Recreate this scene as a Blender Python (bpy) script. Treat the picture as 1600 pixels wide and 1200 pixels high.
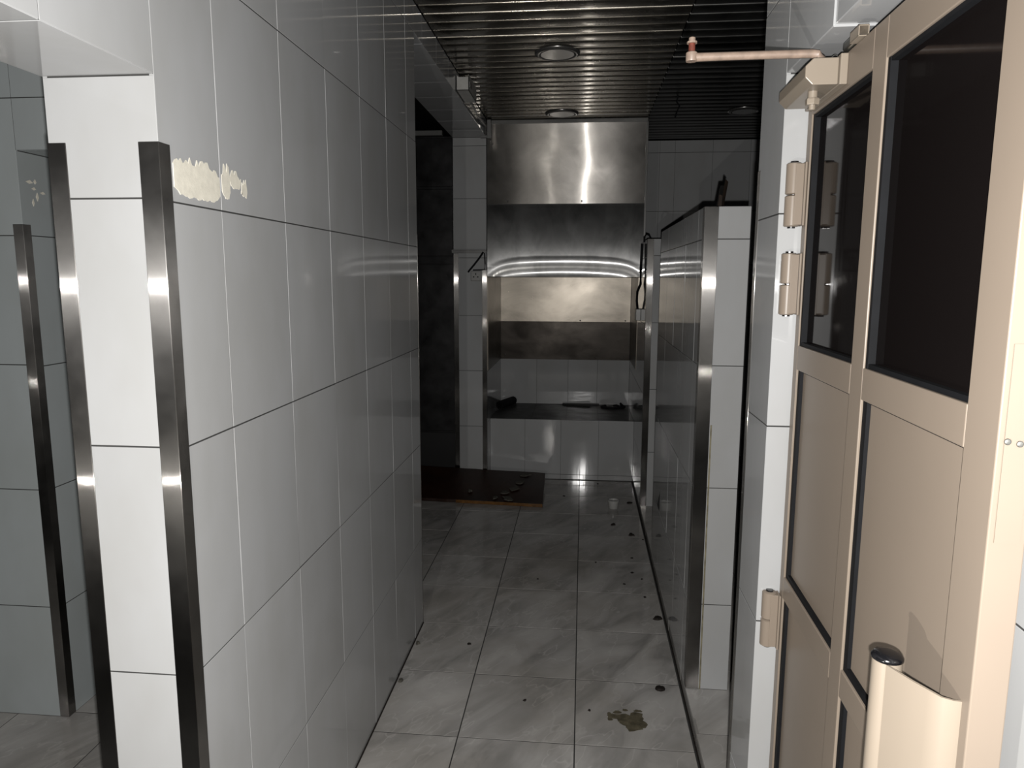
import bpy, math, random
from mathutils import Vector, Matrix
random.seed(7)
scene = bpy.context.scene
for o in list(bpy.data.objects): bpy.data.objects.remove(o)
C = scene.collection

# ---------------------------------------------------------------- camera
CAM_H = 1.562
F_PX, YAW, PITCH, ROLL = 1121.4, 0.097467, 0.147602, -0.002981
cam_d = bpy.data.cameras.new('camera'); cam = bpy.data.objects.new('camera', cam_d); C.objects.link(cam)
cam_d.sensor_fit = 'HORIZONTAL'; cam_d.sensor_width = 36.0; cam_d.lens = F_PX / 1600 * 36.0
cam_d.clip_start = 0.02; cam_d.clip_end = 60
cy, sy, cp, sp = math.cos(YAW), math.sin(YAW), math.cos(PITCH), math.sin(PITCH)
fwd = Vector((-sy*cp, cy*cp, -sp)); rt = Vector((cy, sy, 0)); up = rt.cross(fwd)
r2 = rt*math.cos(ROLL) - up*math.sin(ROLL); u2 = rt*math.sin(ROLL) + up*math.cos(ROLL)
m = Matrix((r2, u2, -fwd)).transposed().to_4x4(); m.translation = Vector((0, 0, CAM_H))
cam.matrix_world = m
scene.camera = cam

# ---------------------------------------------------------------- world, light, exposure
w = bpy.data.worlds.new('world'); scene.world = w; w.use_nodes = True
w.node_tree.nodes['Background'].inputs[0].default_value = (0.9, 0.95, 1.0, 1)
w.node_tree.nodes['Background'].inputs[1].default_value = 0.0015
# the phone's flash, the stronger of the two lamps: a few centimetres below the lens
fl = bpy.data.lights.new('phone_flash', 'SPOT'); flo = bpy.data.objects.new('phone_flash', fl); C.objects.link(flo)
fl.energy = 199; fl.color = (1.0, 0.975, 0.95); fl.shadow_soft_size = 0.006
fl.spot_size = math.radians(165); fl.spot_blend = 0.35
fm = Matrix((r2, u2, -fwd)).transposed().to_4x4()
fm.translation = Vector((0, 0, CAM_H)) - u2*0.034 + r2*0.012 - fwd*0.004
flo.matrix_world = fm
# a second torch held low at the photographer's left: it throws the second highlights and the handle's shadow
t2 = bpy.data.lights.new('hand_torch', 'SPOT'); t2o = bpy.data.objects.new('hand_torch', t2); C.objects.link(t2o)
t2.energy = 40; t2.color = (1.0, .96, .90); t2.shadow_soft_size = .006; t2.spot_size = math.radians(150); t2.spot_blend = .5
t2o.location = (-.50, .02, .90); t2o.rotation_euler = (Vector((.10, 1.0, .08))).to_track_quat('-Z', 'Y').to_euler()
vs = scene.view_settings
vs.view_transform = 'Standard'; vs.look = 'None'; vs.exposure = 0.0; vs.gamma = 1.0; vs.use_curve_mapping = False
scene.cycles.caustics_reflective = False

# ---------------------------------------------------------------- materials
MATS = {}
def mat(name):
    m = bpy.data.materials.new(name); m.use_nodes = True; MATS[name] = m
    nt = m.node_tree; b = nt.nodes['Principled BSDF']
    return m, nt, b
def nd(nt, typ, **kw):
    n = nt.nodes.new(typ)
    for k, v in kw.items(): setattr(n, k, v)
    return n
def setin(b, **kw):
    for k, v in kw.items(): b.inputs[k.replace('_', ' ')].default_value = v
def col(c): return (c[0], c[1], c[2], 1)
def pos_scaled(nt, s):
    g = nd(nt, 'ShaderNodeNewGeometry'); mp = nd(nt, 'ShaderNodeMapping'); mp.inputs['Scale'].default_value = s
    nt.links.new(g.outputs['Position'], mp.inputs['Vector']); return mp.outputs['Vector']
def noise(nt, vec, scale, detail=3, rough=.55, dist=0):
    n = nd(nt, 'ShaderNodeTexNoise'); n.inputs['Scale'].default_value = scale; n.inputs['Detail'].default_value = detail
    n.inputs['Roughness'].default_value = rough; n.inputs['Distortion'].default_value = dist
    nt.links.new(vec, n.inputs['Vector']); return n.outputs['Fac']
def ramp(nt, fac, stops):
    r = nd(nt, 'ShaderNodeValToRGB'); e = r.color_ramp.elements
    while len(e) < len(stops): e.new(.5)
    for el, (p, c) in zip(e, stops):
        el.position = p; el.color = col(c) if not isinstance(c, float) else (c, c, c, 1)
    nt.links.new(fac, r.inputs['Fac']); return r.outputs['Color']
def mixc(nt, fac, a, b, typ='MIX'):
    n = nd(nt, 'ShaderNodeMix', data_type='RGBA', blend_type=typ)
    for s, v in ((n.inputs[0], fac), (n.inputs[6], a), (n.inputs[7], b)):
        if hasattr(v, 'links') or hasattr(v, 'is_linked'): nt.links.new(v, s)
        else: s.default_value = v if isinstance(v, float) else col(v)
    return n.outputs[2]
def bump(nt, b, h, strength, dist=.001):
    n = nd(nt, 'ShaderNodeBump'); n.inputs['Strength'].default_value = strength; n.inputs['Distance'].default_value = dist
    nt.links.new(h, n.inputs['Height']); nt.links.new(n.outputs['Normal'], b.inputs['Normal'])

def tile_mat(name, c, rough=.05, streak=(26, 26, 2.2), bs=.20, spec=.5):
    m, nt, b = mat(name)
    oi = nd(nt, 'ShaderNodeObjectInfo')
    v = ramp(nt, oi.outputs['Random'], [(0, tuple(x*.965 for x in c)), (1, tuple(min(1, x*1.02) for x in c))])
    n1 = noise(nt, pos_scaled(nt, (1.5, 1.5, .8)), 3, 4)
    d = ramp(nt, n1, [(.35, (.93, .925, .91)), (.6, (1., 1., 1.))])
    nt.links.new(mixc(nt, 1.0, v, d, 'MULTIPLY'), b.inputs['Base Color'])
    n2 = noise(nt, pos_scaled(nt, streak), 1, 2)
    n3 = noise(nt, pos_scaled(nt, (5, 5, 3)), 2, 2)
    rr = nd(nt, 'ShaderNodeMapRange'); rr.inputs['To Min'].default_value = rough*.7; rr.inputs['To Max'].default_value = rough*1.5
    nt.links.new(n3, rr.inputs['Value']); nt.links.new(rr.outputs['Result'], b.inputs['Roughness'])
    b.inputs['Specular IOR Level'].default_value = spec
    bump(nt, b, n2, bs, .0008)
    return m
tile_mat('white_tile', (.302, .307, .310))
tile_mat('grey_tile', (.285, .310, .316))
m, nt, b = mat('grout'); setin(b, Base_Color=(.022, .022, .021, 1), Roughness=.9)
m, nt, b = mat('masonry'); setin(b, Base_Color=(.10, .10, .095, 1), Roughness=.95)

# marbled floor tile
def floor_mat(name, base):
    m, nt, b = mat(name)
    oi = nd(nt, 'ShaderNodeObjectInfo')
    g = nd(nt, 'ShaderNodeNewGeometry')
    off = nd(nt, 'ShaderNodeVectorMath', operation='SCALE'); off.inputs[0].default_value = (13, 7, 3)
    nt.links.new(oi.outputs['Random'], off.inputs['Scale'])
    ad = nd(nt, 'ShaderNodeVectorMath', operation='ADD'); nt.links.new(g.outputs['Position'], ad.inputs[0]); nt.links.new(off.outputs[0], ad.inputs[1])
    mr = nd(nt, 'ShaderNodeMapping'); mr.inputs['Rotation'].default_value = (0, 0, -1.0); nt.links.new(ad.outputs[0], mr.inputs['Vector'])
    mp = nd(nt, 'ShaderNodeMapping'); mp.inputs['Scale'].default_value = (1, 2.4, 1)
    nt.links.new(mr.outputs[0], mp.inputs['Vector'])
    n1 = noise(nt, mp.outputs[0], 2.6, 5, .55, .8)
    c1 = ramp(nt, n1, [(.28, tuple(x*.62 for x in base)), (.5, base), (.72, tuple(min(1, x*1.25) for x in base))])
    n2 = noise(nt, mp.outputs[0], 3.4, 3, .55, .15)
    a = nd(nt, 'ShaderNodeMath', operation='SUBTRACT'); a.inputs[1].default_value = .5; nt.links.new(n2, a.inputs[0])
    ab = nd(nt, 'ShaderNodeMath', operation='ABSOLUTE'); nt.links.new(a.outputs[0], ab.inputs[0])
    vein = ramp(nt, ab.outputs[0], [(0, .55), (.013, 0.0)])
    c2 = mixc(nt, vein, c1, (.42, .41, .395))
    n3 = noise(nt, pos_scaled(nt, (1, 1, 1)), 2.2, 5)
    dirt = ramp(nt, n3, [(.36, (.80, .785, .76)), (.58, (1, 1, 1))])
    nt.links.new(mixc(nt, 1.0, c2, dirt, 'MULTIPLY'), b.inputs['Base Color'])
    b.inputs['Specular IOR Level'].default_value = .33
    rr = nd(nt, 'ShaderNodeMapRange'); rr.inputs['To Min'].default_value = .05; rr.inputs['To Max'].default_value = .13
    nt.links.new(n3, rr.inputs['Value']); nt.links.new(rr.outputs['Result'], b.inputs['Roughness'])
    bump(nt, b, noise(nt, pos_scaled(nt, (9, 9, 9)), 1, 2), .12, .0008)
floor_mat('floor_tile', (.315, .307, .295))

def steel(name, c, rough, aniso, wear=.5, streak=(3, 3, 60), bs=.05, metal=1.0, smudge=(.75, 1.0), fine=None, sm_scale=(2.2, 2.2, 2.2), grain=0):
    """brushed sheet; fine=(roughness, share) adds the sharper lobe of the polished grain"""
    m, nt, b = mat(name)
    t = nd(nt, 'ShaderNodeTangent', direction_type='UV_MAP')
    n1 = noise(nt, pos_scaled(nt, sm_scale), 3, 6, .62, .6)
    cc = ramp(nt, n1, [(.3, tuple(x*smudge[0] for x in c)), (.65, tuple(x*smudge[1] for x in c))])
    n2 = noise(nt, pos_scaled(nt, (4, 4, 4)), 2, 5, .6)
    def setup(b, rough):
        setin(b, Metallic=metal, Anisotropic=aniso); nt.links.new(t.outputs[0], b.inputs['Tangent']); nt.links.new(cc, b.inputs['Base Color'])
        rr = nd(nt, 'ShaderNodeMapRange'); rr.inputs['From Min'].default_value = .25; rr.inputs['From Max'].default_value = .75
        rr.inputs['To Min'].default_value = rough*(1-wear*.4); rr.inputs['To Max'].default_value = rough*(1+wear*.6)
        nt.links.new(n2, rr.inputs['Value']); nt.links.new(rr.outputs['Result'], b.inputs['Roughness'])
        if grain: nt.links.new(gn, b.inputs['Normal'])
        elif bs: bump(nt, b, noise(nt, pos_scaled(nt, streak), 1, 2), bs, .0006)
    if grain:      # fine brushed grain: the normal wanders along the tangent only
        wn = nd(nt, 'ShaderNodeTexWhiteNoise', noise_dimensions='3D'); nt.links.new(pos_scaled(nt, (9e4, 9e4, 9e4)), wn.inputs['Vector'])
        a = nd(nt, 'ShaderNodeMath', operation='MULTIPLY_ADD'); a.inputs[1].default_value = 2; a.inputs[2].default_value = -1; nt.links.new(wn.outputs['Value'], a.inputs[0])
        p2 = nd(nt, 'ShaderNodeMath', operation='MULTIPLY'); nt.links.new(a.outputs[0], p2.inputs[0]); nt.links.new(a.outputs[0], p2.inputs[1])
        p3 = nd(nt, 'ShaderNodeMath', operation='MULTIPLY'); nt.links.new(p2.outputs[0], p3.inputs[0]); nt.links.new(a.outputs[0], p3.inputs[1])
        q = nd(nt, 'ShaderNodeMath', operation='MULTIPLY'); nt.links.new(p3.outputs[0], q.inputs[0]); q.inputs[1].default_value = grain
        sc = nd(nt, 'ShaderNodeVectorMath', operation='SCALE'); nt.links.new(t.outputs[0], sc.inputs[0]); nt.links.new(q.outputs[0], sc.inputs['Scale'])
        g = nd(nt, 'ShaderNodeNewGeometry'); ad = nd(nt, 'ShaderNodeVectorMath', operation='ADD'); nt.links.new(g.outputs['Normal'], ad.inputs[0]); nt.links.new(sc.outputs[0], ad.inputs[1])
        no = nd(nt, 'ShaderNodeVectorMath', operation='NORMALIZE'); nt.links.new(ad.outputs[0], no.inputs[0]); gn = no.outputs[0]
    setup(b, rough)
    if fine:
        b2 = nd(nt, 'ShaderNodeBsdfPrincipled'); setup(b2, fine[0])
        mx = nd(nt, 'ShaderNodeMixShader'); mx.inputs[0].default_value = fine[1]
        nt.links.new(b.outputs[0], mx.inputs[1]); nt.links.new(b2.outputs[0], mx.inputs[2])
        nt.links.new(mx.outputs[0], nt.nodes['Material Output'].inputs['Surface'])
steel('guard_steel', (.27, .262, .25), .36, .9, .5, (700, 700, 1.2), .0, fine=(.085, .72), grain=.95)
steel('hood_steel', (.30, .288, .27), .40, 1.0, .4, (1.2, 1.2, 70), .02, fine=(.115, .26), grain=.35)
steel('hood_lower_steel', (.26, .26, .256), .34, 1.0, .3, (1.6, 1.6, 1.6), .0, smudge=(.6, 1.0), fine=(.105, .4), sm_scale=(2.5, 2.5, 1.6))
steel('splash_steel', (.21, .19, .162), .40, .25, .12, (3, 3, 3), .015, smudge=(.55, 1.0), fine=(.26, .3), sm_scale=(.7, .7, 1.3))
steel('sooty_steel', (.030, .027, .024), .40, .2, .5, (3, 3, 3), .03, smudge=(.35, 1.0), fine=(.2, .3), sm_scale=(1, 1, 2))
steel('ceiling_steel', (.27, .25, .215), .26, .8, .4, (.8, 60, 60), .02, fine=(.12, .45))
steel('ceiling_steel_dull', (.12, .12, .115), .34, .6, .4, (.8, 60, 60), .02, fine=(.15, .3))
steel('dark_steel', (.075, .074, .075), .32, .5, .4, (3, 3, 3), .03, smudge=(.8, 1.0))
steel('galvanised', (.3, .3, .28), .4, 0., .8, (30, 30, 30), .1, smudge=(.5, 1.0))

def plain(name, c, rough=.5, spec=.5, metal=0, coat=0, var=.12, ns=8, bs=.0):
    m, nt, b = mat(name)
    n1 = noise(nt, pos_scaled(nt, (1, 1, 1)), ns, 4)
    nt.links.new(ramp(nt, n1, [(.3, tuple(x*(1-var) for x in c)), (.7, tuple(min(1, x*(1+var*.5)) for x in c))]), b.inputs['Base Color'])
    setin(b, Roughness=rough, Metallic=metal); b.inputs['Specular IOR Level'].default_value = spec; b.inputs['Coat Weight'].default_value = coat
    if bs: bump(nt, b, noise(nt, pos_scaled(nt, (1, 1, 1)), ns*6, 3), bs, .002)
plain('beige_paint', (.166, .136, .108), .36, .22, 0, 0, .05, 3)
plain('cream_paint', (.19, .160, .126), .36, .4, 0, 0, .05, 3)
plain('arm_paint', (0.2083, 0.1546, 0.1210), .42, .5, 0, 0, .25, 60)
plain('rust', (0.1008, 0.0235, 0.0134), .7, .3, 0, 0, .4, 80)
plain('black_rubber', (0.0040, 0.0044, 0.0054), .7, .15, 0, 0, .3, 20)
plain('black_plastic', (0.0040, 0.0040, 0.0047), .18, .5, 0, 0, .2, 20)
plain('white_plastic', (.36, .355, .335), .4, .5, 0, 0, .15, 20)
plain('grey_plastic', (0.1210, 0.1210, 0.1176), .4, .5, 0, 0, .15, 20)
plain('socket_plastic', (0.1747, 0.1747, 0.1680), .35, .5, 0, 0, .05, 20)
plain('hole_black', (0.0014, 0.0014, 0.0014), .8, .1)
plain('ceiling_void', (0.0040, 0.0037, 0.0034), .9, .1)
plain('brown_laminate', (0.0168, 0.0057, 0.0023), .40, .5, 0, .0, .5, 5, .1)
plain('board_edge', (0.1142, 0.0538, 0.0151), .25, .5, 0, .3, .4, 30)
plain('dark_wood', (0.0235, 0.0151, 0.0101), .7, .3, 0, 0, .5, 30)
plain('soot_black', (0.0020, 0.0020, 0.0020), .55, .4, 0, 0, .4, 20)
plain('debris_dark', (.014, .011, .009), .8, .2, 0, 0, .5, 60)
plain('paper_scrap', (.07, .066, .056), .8, .2, 0, 0, .3, 60)
plain('stain', (.085, .074, .048), .75, .25, 0, 0, .5, 45, .2)
plain('dry_paste', (.56, .535, .46), .6, .3, 0, 0, .12, 60, .2)
plain('caulk', (0.1747, 0.1579, 0.1075), .8, .2, 0, 0, .4, 30)
plain('lamp_rim', (0.1848, 0.1814, 0.1747), .25, .5, .8, 0, .1, 20)
plain('lamp_glass', (0.0672, 0.0638, 0.0571), .15, .5, 0, .3, .1, 20)
plain('trim_grey', (.115, .115, .110), .3, .5, 0, 0, .08, 20)
tile_mat('counter_tile', (.05, .051, .05), .35, spec=.12)
m, nt, b = mat('tinted_glass')
setin(b, Base_Color=(.0046, .0037, .0036, 1), Roughness=.06); b.inputs['Specular IOR Level'].default_value = .05
bump(nt, b, noise(nt, pos_scaled(nt, (24, 24, 2.5)), 1, 2), .16, .0008)
m, nt, b = mat('tub_plastic')
setin(b, Base_Color=(.30, .30, .29, 1), Roughness=.22)

# ---------------------------------------------------------------- mesh helpers
class MB:
    def __init__(s): s.v = []; s.f = []; s.t = []
    def add(s, vs, fs, T=(0, 0, 1)):
        n = len(s.v); s.v += [tuple(v) for v in vs]
        for f in fs: s.f.append(tuple(i+n for i in f)); s.t.append(T)
        return s
    def box(s, a, b, T=(0, 0, 1)):
        x0, y0, z0 = (min(a[i], b[i]) for i in range(3)); x1, y1, z1 = (max(a[i], b[i]) for i in range(3))
        vs = [(x0,y0,z0),(x1,y0,z0),(x1,y1,z0),(x0,y1,z0),(x0,y0,z1),(x1,y0,z1),(x1,y1,z1),(x0,y1,z1)]
        return s.add(vs, [(0,3,2,1),(4,5,6,7),(0,1,5,4),(1,2,6,5),(2,3,7,6),(3,0,4,7)], T)
    def cbox(s, a, b, c=.002, T=(0, 0, 1)):
        # chamfered box: 24 vertices
        lo = [min(a[i], b[i]) for i in range(3)]; hi = [max(a[i], b[i]) for i in range(3)]
        vs = []; idx = {}
        for sx in (0, 1):
            for sy_ in (0, 1):
                for sz in (0, 1):
                    sg = (sx, sy_, sz)
                    p = [hi[i] if sg[i] else lo[i] for i in range(3)]
                    for ax in range(3):
                        q = [p[i] if i == ax else p[i] + (-c if sg[i] else c) for i in range(3)]
                        idx[(sg, ax)] = len(vs); vs.append(q)
        fs = []
        ctr = Vector([(lo[i]+hi[i])/2 for i in range(3)])
        def face(ids):
            pts = [Vector(vs[i]) for i in ids]
            n = (pts[1]-pts[0]).cross(pts[2]-pts[0]); mid = sum(pts, Vector())/len(pts)
            fs.append(tuple(ids) if n.dot(mid-ctr) > 0 else tuple(reversed(ids)))
        for ax in range(3):
            o1, o2 = [i for i in range(3) if i != ax]
            for sgn in (0, 1):
                ids = []
                for (p, q) in ((0,0),(1,0),(1,1),(0,1)):
                    sg = [0,0,0]; sg[ax] = sgn; sg[o1] = p; sg[o2] = q; ids.append(idx[(tuple(sg), ax)])
                face(ids)
            for p in (0, 1):
                for q in (0, 1):
                    s0 = [0,0,0]; s0[o1] = p; s0[o2] = q; s1 = list(s0); s1[ax] = 1
                    face([idx[(tuple(s0), o1)], idx[(tuple(s1), o1)], idx[(tuple(s1), o2)], idx[(tuple(s0), o2)]])
        for sg in [(i, j, k) for i in (0,1) for j in (0,1) for k in (0,1)]:
            face([idx[(sg, 0)], idx[(sg, 1)], idx[(sg, 2)]])
        return s.add(vs, fs, T)
    def prism(s, poly, axis, a, b, T=(0, 0, 1)):
        # poly: 2-D points in the plane of the two other axes (in x,y,z order), extruded a..b on axis
        o = [i for i in range(3) if i != axis]; n = len(poly); vs = []
        for h in (a, b):
            for p in poly:
                q = [0, 0, 0]; q[axis] = h; q[o[0]] = p[0]; q[o[1]] = p[1]; vs.append(q)
        fs = [tuple(range(n)), tuple(range(2*n-1, n-1, -1))] + [(i, i+n, (i+1) % n+n, (i+1) % n) for i in range(n)]
        return s.add(vs, fs, T)
    def tube(s, pts, r, n=8, T=(0, 0, 1)):
        pts = [Vector(p) for p in pts]; rs = r if isinstance(r, (list, tuple)) else [r]*len(pts); vs = []
        for i, p in enumerate(pts):
            d = (pts[min(i+1, len(pts)-1)] - pts[max(i-1, 0)]).normalized()
            a = d.cross(Vector((0, 0, 1)) if abs(d.z) < .9 else Vector((1, 0, 0))).normalized(); c = d.cross(a)
            for k in range(n):
                t = 2*math.pi*k/n; vs.append(p + (a*math.cos(t) + c*math.sin(t))*rs[i])
        fs = []
        for i in range(len(pts)-1):
            for k in range(n): fs.append((i*n+k, i*n+(k+1) % n, (i+1)*n+(k+1) % n, (i+1)*n+k))
        fs.append(tuple(range(n-1, -1, -1))); fs.append(tuple((len(pts)-1)*n+k for k in range(n)))
        return s.add(vs, fs, T)
    def lathe(s, prof, c=(0, 0, 0), n=24, axis=2, T=(0, 0, 1)):
        vs = []
        for (r, h) in prof:
            for k in range(n):
                t = 2*math.pi*k/n; p = [r*math.cos(t), r*math.sin(t), h]
                if axis == 1: p = [p[0], p[2], p[1]]
                if axis == 0: p = [p[2], p[0], p[1]]
                vs.append([p[i]+c[i] for i in range(3)])
        fs = []
        for i in range(len(prof)-1):
            for k in range(n): fs.append((i*n+k, i*n+(k+1) % n, (i+1)*n+(k+1) % n, (i+1)*n+k))
        fs.append(tuple(range(n-1, -1, -1))); fs.append(tuple((len(prof)-1)*n+k for k in range(n)))
        return s.add(vs, fs, T)
    def mesh(s, name, smooth=False):
        me = bpy.data.meshes.new(name); me.from_pydata(s.v, [], s.f); me.update()
        uv = me.uv_layers.new(name='UVMap').data
        for p in me.polygons:
            T = Vector(s.t[p.index]); n = p.normal; B = n.cross(T)
            if B.length < .05: T = Vector((1, 0, 0)) if abs(n.x) < .7 else Vector((0, 1, 0)); B = n.cross(T)
            B.normalize(); T = B.cross(n)
            for li in p.loop_indices:
                co = me.vertices[me.loops[li].vertex_index].co
                uv[li].uv = (co.dot(T), co.dot(B))
            p.use_smooth = smooth
        return me
    def build(s, name, mt, parent=None, smooth=False, label=None):
        me = s.mesh(name, smooth); me.materials.append(MATS[mt])
        o = bpy.data.objects.new(name, me); C.objects.link(o)
        if parent is not None: o.parent = parent
        if label: o['label'] = label
        return o
def bevel(o, w=.002, seg=2):
    md = o.modifiers.new('bevel', 'BEVEL'); md.width = w; md.segments = seg; md.limit_method = 'ANGLE'; return o
def auto_smooth(o, ang=40):
    for p in o.data.polygons: p.use_smooth = True
    try: o.data.set_sharp_from_angle(angle=math.radians(ang))
    except Exception: pass
    return o
def tag(o, label, cat=None, group=None, kind=None):
    o['label'] = label
    if cat: o['category'] = cat
    if group: o['group'] = group
    if kind: o['kind'] = kind
    return o
def empty(name, loc=(0, 0, 0)):
    o = bpy.data.objects.new(name, None); C.objects.link(o); o.location = loc; o.empty_display_size = .05; return o
def structure(o, label): o['kind'] = 'structure'; o['label'] = label; return o

TILE_CACHE = {}
def tile_mesh(wd, ht, mt, ch=None):
    ch = ch or (.0003 if mt == 'floor_tile' else .0004)
    key = (round(wd, 4), round(ht, 4), mt)
    if key in TILE_CACHE: return TILE_CACHE[key]
    a, c = wd/2, ht/2; th = .008
    vs = [(-a,-c,-th),(a,-c,-th),(a,c,-th),(-a,c,-th),(-a,-c,-ch),(a,-c,-ch),(a,c,-ch),(-a,c,-ch),
          (-a+ch,-c+ch,0),(a-ch,-c+ch,0),(a-ch,c-ch,0),(-a+ch,c-ch,0)]
    fs = [(0,3,2,1),(0,1,5,4),(1,2,6,5),(2,3,7,6),(3,0,4,7),(4,5,9,8),(5,6,10,9),(6,7,11,10),(7,4,8,11),(8,9,10,11)]
    mb = MB().add(vs, fs); me = mb.mesh('tile'); me.materials.append(MATS[mt]); TILE_CACHE[key] = me
    return me
def tiles(parent, org, u, v, us, vs_, mt='white_tile', gu=.0016, gv=.0030, jit=.0010, skip=None):
    """lay single tiles over a grid; org + u*a + v*b lies on the finished face, u x v is its normal"""
    u = Vector(u); v = Vector(v); n = u.cross(v); org = Vector(org)
    for i in range(len(us)-1):
        for j in range(len(vs_)-1):
            if skip and skip(i, j): continue
            a0, a1, b0, b1 = us[i]+gu/2, us[i+1]-gu/2, vs_[j]+gv/2, vs_[j+1]-gv/2
            if a1-a0 < .006 or b1-b0 < .006: continue
            o = bpy.data.objects.new('tile', tile_mesh(a1-a0, b1-b0, mt)); C.objects.link(o)
            M = Matrix((u, v, n)).transposed().to_4x4(); M.translation = org + u*((a0+a1)/2) + v*((b0+b1)/2) - n*random.uniform(0, .0003)
            o.matrix_world = M @ Matrix.Rotation(random.gauss(0, jit), 4, 'X') @ Matrix.Rotation(random.gauss(0, jit), 4, 'Y')
            if parent is not None: o.parent = parent
X, Y, Z = (1, 0, 0), (0, 1, 0), (0, 0, 1)
nX, nY, nZ = (-1, 0, 0), (0, -1, 0), (0, 0, -1)
G = .0011      # grout lies this far behind the tile faces
ROWS = [0, .402, .831, 1.259, 1.688, 2.116, 2.545, 2.665]
CEIL = 2.665
XL = -.7015; XLI = -.896; YP = 1.166; YE = 3.035
XR = .405
def frange(a, b, st):
    r = []; x = a
    while x < b-1e-6: r.append(x); x += st
    return r + [b]
def rows(lo, hi): return [lo] + [r for r in ROWS if lo+.02 < r < hi-.02] + [hi]

# ---------------------------------------------------------------- floor
floor = structure(MB().box((-3.2, -.6, -.10), (XR, 6.2, -.0013)).build('floor', 'grout'), 'grey marbled ceramic tile floor of the passage')
fx = [-3.2025] + [-.4025+.4*j for j in range(-6, 3)] + [XR]
fx = [x for x in fx if x <= XR]
fy = [.632+.4*k for k in range(12)] + [5.45]
def fskip(i, j):
    x0, x1, y0, y1 = fx[i], fx[i+1], fy[j], fy[j+1]
    return (x0 < -2.41 and y0 > 2.4)
tiles(floor, (0, 0, 0), X, Y, fx, fy, 'floor_tile', .0042, .0046, .0012, fskip)
# raised floor on the right, with its kerb face
KZ = .05
kerb = structure(MB().box((XR+G, 1.72, 0), (2.6, 6.2, KZ-G)).build('floor_raised', 'grout'), 'raised tiled floor behind the low partition')
ky = [1.72, 1.86, 2.26, 2.66, 3.06, 3.46, 3.86, 4.26, 4.66, 5.06, 5.46, 6.15]
tiles(kerb, (0, 0, KZ), X, Y, [XR, .80, 1.2, 1.6, 2.0, 2.4], ky, 'floor_tile', .003, .003, .001)
tiles(kerb, (XR, 0, 0), nY, Z, [-q for q in reversed(ky[:9])], [.004, KZ], 'floor_tile', .002, .001, .001)
kerb_joint = MB().box((XR-.0045, 1.72, 0), (XR, 5.44, .002)).build('dirt_line', 'debris_dark', kerb)

# ---------------------------------------------------------------- left wall
wl = structure(MB().box((XLI+G, YP+G, 0), (XL-G, YE-G, CEIL)).box((XLI+G, -.6, 1.887+G), (XL-G, YP+G, CEIL)).build('wall_left', 'grout'),
               'white glazed tile wall along the left of the passage')
yL = [YP, 1.367] + [1.367+.30333*k for k in range(1, 6)] + [YE]
tiles(wl, (XL, 0, 0), Y, Z, yL, ROWS, jit=.0016)
tiles(wl, (XL, 0, 0), Y, Z, [-.296, .007, .31, .614, .917, YP], [1.887, 2.116, 2.545, 2.665])
tiles(wl, (0, YP, 0), X, Z, [XLI, XL], [0, .402, .833, 1.264, 1.691, 1.887])
tiles(wl, (0, 0, 1.887), X, nY, [XLI, XL], [-YP, -.917, -.614, -.31, -.007, .296])
tiles(wl, (0, YE, 0), nX, Z, [-XL, -XLI], ROWS)
tiles(wl, (XLI, 0, 0), nY, Z, [-YE] + [-q for q in reversed(yL[:-1])], ROWS)

# ---------------------------------------------------------------- header beam on from the left wall, and pier
HB = 2.545; XPI = -.944; YPI = 5.25
hb = structure(MB().box((XPI+G, YE, HB+G), (XL-G, 6.2, CEIL)).build('wall_header', 'grout'), 'tiled beam over the dark opening beyond the left wall')
yH = [YE, 3.187, 3.490, 3.793, 4.097, 4.40, 4.703, 5.007, YPI]
tiles(hb, (XL, 0, 0), Y, Z, yH, [HB, CEIL])
tiles(hb, (0, 0, HB), X, nY, [XPI, XL], [-q for q in reversed(yH)])
pier = structure(MB().box((XPI+G, YPI+G, 0), (XL-G, 6.2, HB+G)).build('wall_pier', 'grout'), 'narrow white tiled pier left of the steel hood')
PR = [0, .452, .873, 1.283, 1.701, 2.120, 2.487, HB]
tiles(pier, (0, YPI, 0), X, Z, [XPI, XL], PR)
tiles(pier, (XPI, 0, 0), nY, Z, [-6.15, -5.85, -5.55, -YPI], PR)
tiles(pier, (XL, 0, 0), Y, Z, [YPI, 5.45, 5.75, 6.15], [0, .475, .865], jit=.001)

# ---------------------------------------------------------------- back wall
YB = 6.15
wb = structure(MB().box((-3.2, YB+G, 0), (2.6, YB+.15, CEIL)).build('wall_back', 'grout'), 'white tiled back wall behind the hood and the partitions')
tiles(wb, (0, YB, 0), X, Z, [XL, -.386, -.116, .134, XR], [.475, .865])
tiles(wb, (0, YB, 0), X, Z, [.50, .604, .727, 1.027, 1.325, 1.625, 1.925, 2.225, 2.55], [KZ, .385, .825, 1.24, 1.67, 2.103, 2.569, CEIL])

# ---------------------------------------------------------------- stub wall on the right of the hood
YS = 4.70; XS2 = .500; ZS = 1.806
ws = structure(MB().box((XR+G, YS+G, 0), (XS2-G, 6.18, ZS-G)).build('wall_stub', 'grout'), 'thin low tiled wall end right of the counter')
tiles(ws, (0, YS, 0), X, Z, [XR, XS2], [0, .42, .84, 1.275, 1.70, ZS])
tiles(ws, (XR, 0, 0), nY, Z, [-6.15, -5.85, -5.55, -5.25, -4.95, -YS], [0, .36, .80, 1.26, 1.69, ZS])
tiles(ws, (XS2, 0, 0), Y, Z, [YS, 5.0, 5.3, 5.6, 5.9, 6.15], [KZ, .36, .80, 1.26, 1.69, ZS])
tiles(ws, (0, 0, ZS), X, Y, [XR, XS2], [YS, 5.0, 5.3, 5.6, 5.9, 6.15])

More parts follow.
